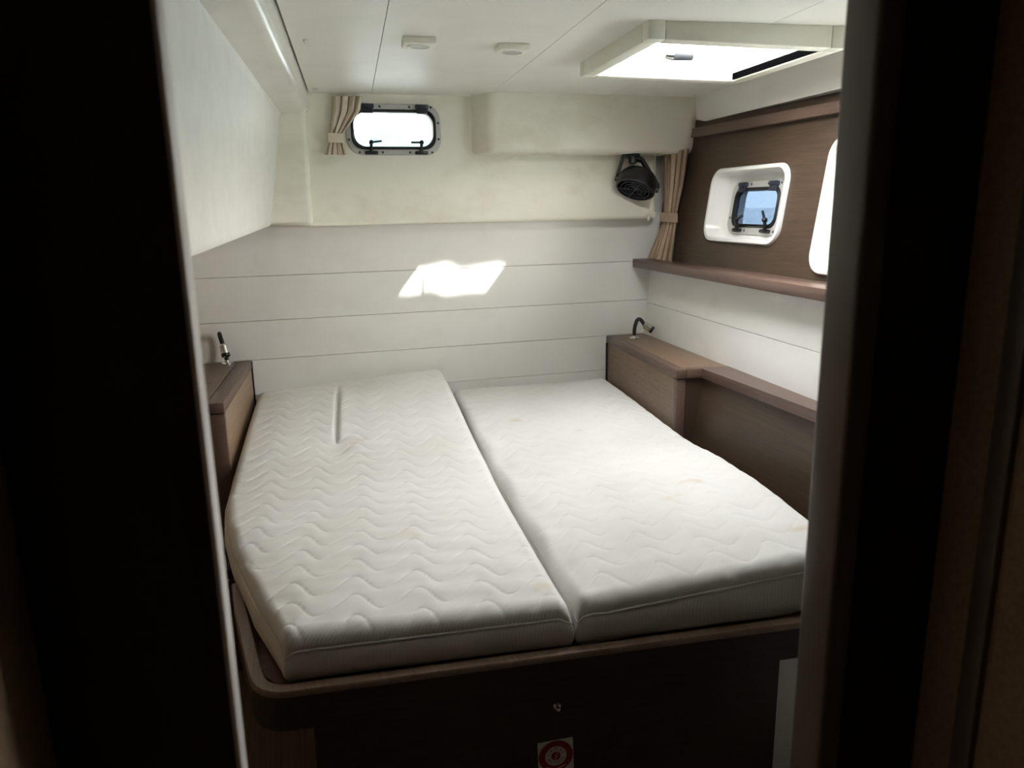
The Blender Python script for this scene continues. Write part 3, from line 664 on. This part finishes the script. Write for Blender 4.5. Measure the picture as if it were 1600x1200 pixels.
mk('edge_seal', hexa([uv(RU - 0.006, v_at(RU, 3.238), -0.92), uv(RU + 0.004, v_at(RU, 3.238), -0.92), uv(RU + 0.004, v_at(RU, 3.248), -0.92), uv(RU - 0.006, v_at(RU, 3.248), -0.92),
                      uv(RU - 0.006, v_at(RU, 3.238), -0.63), uv(RU + 0.004, v_at(RU, 3.238), -0.63), uv(RU + 0.004, v_at(RU, 3.248), -0.63), uv(RU - 0.006, v_at(RU, 3.248), -0.63)]), BLACK, us)

# ------------------------------------------------------------------ reading lamps
def lamp(base_p, neck, head_dir, label):
    t = empty('reading_lamp', base_p, label, 'reading lamp', 'flexible reading lamps')
    f0 = Fr(base_p, (1, 0, 0), (0, 1, 0))
    mk('base', lathe(f0, [(0.024, -0.0005), (0.024, 0.003), (0.021, 0.006), (0.010, 0.007), (0.009, 0.014), (0.006, 0.016)], 24), CHROME, t)
    P = [Vector(p) for p in neck]; C = []
    for i in range(len(P) - 1):
        p0, p1, p2, p3 = P[max(i - 1, 0)], P[i], P[i + 1], P[min(i + 2, len(P) - 1)]
        for k in range(6):
            s = k / 6; C.append(0.5 * ((2 * p1) + (p2 - p0) * s + (2 * p0 - 5 * p1 + 4 * p2 - p3) * s * s + (3 * p1 - p0 - 3 * p2 + p3) * s ** 3))
    C.append(P[-1]); mk('gooseneck', tube(C, 0.0085, 12), BLACK, t, label='black flexible neck')
    d = Vector(head_dir).normalized(); f1 = Fr(P[-1], d.orthogonal(), d.cross(d.orthogonal()))
    if f1.z.dot(d) < 0: f1 = Fr(P[-1], f1.y, f1.x)
    h = mk('head', lathe(f1, [(0.009, -0.004), (0.0155, 0.003), (0.0155, 0.036)], 20), CHROME, t)
    mk('head_rim', lathe(f1, [(0.0165, 0.035), (0.0165, 0.047), (0.013, 0.0475), (0.012, 0.042)], 20), BLACK, h)
b_r = on_z(991, 529, -0.5935); bx, by = b_r.x, b_r.y
lamp((bx, by, -0.5935), [(bx, by, -0.585), (bx + 0.001, by, -0.545), (bx + 0.012, by, -0.512), (bx + 0.028, by - 0.003, -0.509), (bx + 0.044, by - 0.006, -0.532)], (0.62, -0.30, -0.45), 'gooseneck reading lamp on the walnut rail unit at the hull side')
b_l = on_z(355, 568, -0.5945); bx, by = b_l.x, b_l.y
lamp((bx, by, -0.5945), [(bx, by, -0.585), (bx - 0.004, by + 0.012, -0.545), (bx - 0.014, by + 0.018, -0.500), (bx - 0.018, by + 0.004, -0.474), (bx - 0.012, by - 0.018, -0.495), (bx - 0.006, by - 0.028, -0.515)], (0.14, -0.30, -0.75), 'gooseneck reading lamp on the bedside cabinet in the head corner')

# ------------------------------------------------------------------ fan
fan = empty('cabin_fan', (1.493, 3.13, 0.02), 'small black fan on a yoke hanging under the cream box', 'fan')
top = Vector((1.475, 3.10, 0.203))
ax = Vector((-0.43, -0.31, -0.85)).normalized()
side = (ax.cross(Vector((0.43, 0.9, 0)))).normalized()
if side.x < 0: side = -side
cen = Vector((1.500, 3.095, 0.098))
FF = Fr(cen, side, ax.cross(side)); 
if FF.z.dot(ax) < 0: FF = Fr(cen, side, -ax.cross(side))
mk('mount', lathe(Fr(top, (1, 0, 0), (0, -1, 0)), [(0.032, -0.001), (0.032, 0.006), (0.018, 0.010), (0.018, 0.036), (0.010, 0.040)], 20), BLACK, fan)
yk = bmesh.new()
for s in (-1, 1):
    a = top + Vector((0, 0, -0.014)); p1 = a + side * (0.040 * s); p2 = FF(0.089 * s, 0, 0.006); p3 = FF(0.089 * s, 0, 0.03)
    d1 = FF.y
    for q0, q1 in ((a, p1), (p1, p2), (p2, p3)):
        dd = (q1 - q0).normalized(); nn_ = dd.cross(d1).normalized()
        hexa([q0 - d1 * .011 - nn_ * .0075, q0 + d1 * .011 - nn_ * .0075, q0 + d1 * .011 + nn_ * .0075, q0 - d1 * .011 + nn_ * .0075, q1 - d1 * .011 - nn_ * .0075, q1 + d1 * .011 - nn_ * .0075, q1 + d1 * .011 + nn_ * .0075, q1 - d1 * .011 + nn_ * .0075], bm=yk)
    lathe(Fr(FF(0.088 * s, 0, 0.022), FF.y, FF.z), [(0.013, -0.006), (0.013, 0.006)], 14, bm=yk)
mk('yoke', yk, BLACK, fan)
mk('drum', lathe(FF, [(0.050, -0.030), (0.066, -0.026), (0.078, -0.012), (0.080, -0.004), (0.083, 0.0), (0.085, 0.020), (0.085, 0.050), (0.080, 0.054), (0.077, 0.050), (0.077, 0.012)], 40, cap0=False, cap1=False), BLACK, fan)
for k in range(5):
    a0 = 2 * math.pi * k / 5; bl = []
    for i in range(5):
        a = a0 + 0.75 * i / 4; tw = 0.010 * (1 - i / 2)
        bl.append([FF(r * math.cos(a), r * math.sin(a), 0.026 + tw * (r / 0.07)) for r in (0.018, 0.04, 0.060, 0.070)])
    b = loft(bl, closed=False); bmesh.ops.solidify(b, geom=list(b.faces), thickness=0.0015); mk('blade', b, BLACK, fan)
mk('hub', lathe(FF, [(0.020, -0.030), (0.020, 0.034), (0.017, 0.040), (0.008, 0.042)], 24), NAVY, fan)
mk('motor', lathe(FF, [(0.030, -0.040), (0.034, -0.030), (0.034, -0.008), (0.026, -0.002)], 24), BLACK, fan)
gr = bmesh.new()
for r in (0.030, 0.046, 0.062, 0.078): ring([FF(r * math.cos(2 * math.pi * k / 36), r * math.sin(2 * math.pi * k / 36), 0.052) for k in range(36)], 0.0018, 6, bm=gr)
for k in range(3):
    a = math.pi * k / 3 + 0.3; tube([FF(0.079 * math.cos(a), 0.079 * math.sin(a), 0.052), FF(-0.079 * math.cos(a), -0.079 * math.sin(a), 0.052)], 0.0016, 6, bm=gr)
mk('grille', gr, NAVY, fan)
f5 = Fr(FF(-0.012, -0.0855, 0.022), FF.x, FF.z)
arc = [[FF(0.0862 * math.cos(a), 0.0862 * math.sin(a), z) for a in [math.pi * (1.12 + 0.16 * i / 8) for i in range(9)]] for z in (0.006, 0.018)]
b = loft(arc, closed=False); bmesh.ops.solidify(b, geom=list(b.faces), thickness=0.0006); mk('rating_label', b, LENS, fan, label='grey label')

# ------------------------------------------------------------------ curtains
def curtain(name, label, rows, yL, yR, nf, amp, mat, band_rows):
    t = empty(name, tuple(on_y(rows[-1][1], rows[-1][2], yL)), label, 'curtain')
    K = 9
    R_ = []
    for i in range(len(rows) - 1):
        for k in range(K):
            s = k / K; sm = s * s * (3 - 2 * s) * 0.5 + s * 0.5
            R_.append([rows[i][j] + (rows[i + 1][j] - rows[i][j]) * sm for j in range(5)])
    R_.append(list(rows[-1])); loops = []; M = nf * 12
    for (f, lx, ly, rx, ry) in R_:
        row = []
        for j in range(M + 1):
            w_ = j / M; px = lx + (rx - lx) * w_; py = ly + (ry - ly) * w_; y = yL + (yR - yL) * w_
            A = amp * f
            ph = 2 * math.pi * nf * w_
            y2 = y + A * (math.sin(ph) + 0.35 * math.sin(2.3 * ph + 1.0)) ; px2 = px + 6.0 * f * amp / 0.012 * 0.25 * math.sin(ph + 1.2) * (1 if 0 < j < M else 0)
            row.append(on_y(px2, py, y2))
        loops.append(row)
    b = loft(loops, closed=False); bmesh.ops.solidify(b, geom=list(b.faces), thickness=0.0018)
    mk('cloth', b, mat, t, sharp=80)
    (l0, r0, l1, r1, yo) = band_rows
    F = []
    for (px, py) in (l0, r0, r1, l1): F.append(on_y(px, py, yo if px in (l0[0], l1[0]) else yo - (yL - yR)))
    yv = Vector((0, 0.028, 0))
    mk('tieback', hexa([F[3] , F[2], F[2] + yv, F[3] + yv, F[0], F[1], F[1] + yv, F[0] + yv], 0.005, 3), mat, t)
curtain('short_curtain', 'short cream curtain tied back beside the head portlight', [(1.0, 519, 150, 566, 150), (0.9, 517, 178, 563, 172), (0.45, 515, 208, 537, 208), (0.45, 515, 219, 535, 219), (1.0, 507, 242, 544, 242)], 3.155, 3.150, 4, 0.012, CUR_L, ((512, 207), (537, 208), (512, 222), (537, 223), 3.132))
curtain('tan_curtain', 'tan curtain tied back in the corner beside the fan', [(1.0, 1034, 240, 1077, 232), (0.9, 1036, 290, 1067, 290), (0.5, 1037, 333, 1057, 335), (0.5, 1036, 345, 1057, 347), (1.0, 1012, 403, 1050, 409)], 3.165, 3.01, 4, 0.013, CUR_R, ((1036, 332), (1059, 333), (1035, 346), (1059, 348), 3.135))

# ------------------------------------------------------------------ unseen sheets added over the deck, their gap shaping the sun patch
AH = 1.7
def sun_on(P, z): k = (z - P.z) / SUNDIR.z; return P + SUNDIR * k
cN = sun_on(Vector((0.76, 3.25, -0.362)), AH); cF = sun_on(Vector((0.76, 3.25, -0.250)), AH)
def sun_blocker(y0, y1, wav, name, lab):
    n = 40; A = []; B = []
    for i in range(n + 1):
        x = cN.x - 1.6 + 3.2 * i / n
        ya = y0 + (wav * (mnoise.noise(Vector((x * 9, 2, 0))) + 0.5 * mnoise.noise(Vector((x * 25, 5, 0)))) if y0 > cN.y - 0.3 else 0)
        yb = y1 + (wav * (mnoise.noise(Vector((x * 9, 7, 0))) + 0.5 * mnoise.noise(Vector((x * 25, 9, 0)))) if y1 < cN.y + 0.6 else 0)
        A.append((x, ya, AH)); B.append((x, yb, AH))
    b = loft([A, B], closed=False); bmesh.ops.solidify(b, geom=list(b.faces), thickness=0.004)
    mk(name, b, BLOCKER, label=lab, cat='sun_blocker')
lo_, hi_ = min(cN.y, cF.y), max(cN.y, cF.y)
print('sun blocker gap', lo_, hi_)
sun_blocker(lo_ - 1.0, lo_, 0.075, 'added_sun_blocker', 'unseen pale sheet added over the deck to block sun on the door side')
sun_blocker(hi_, hi_ + 0.8, 0.075, 'added_sun_blocker', 'unseen pale sheet added over the deck to block sun above the hatch')
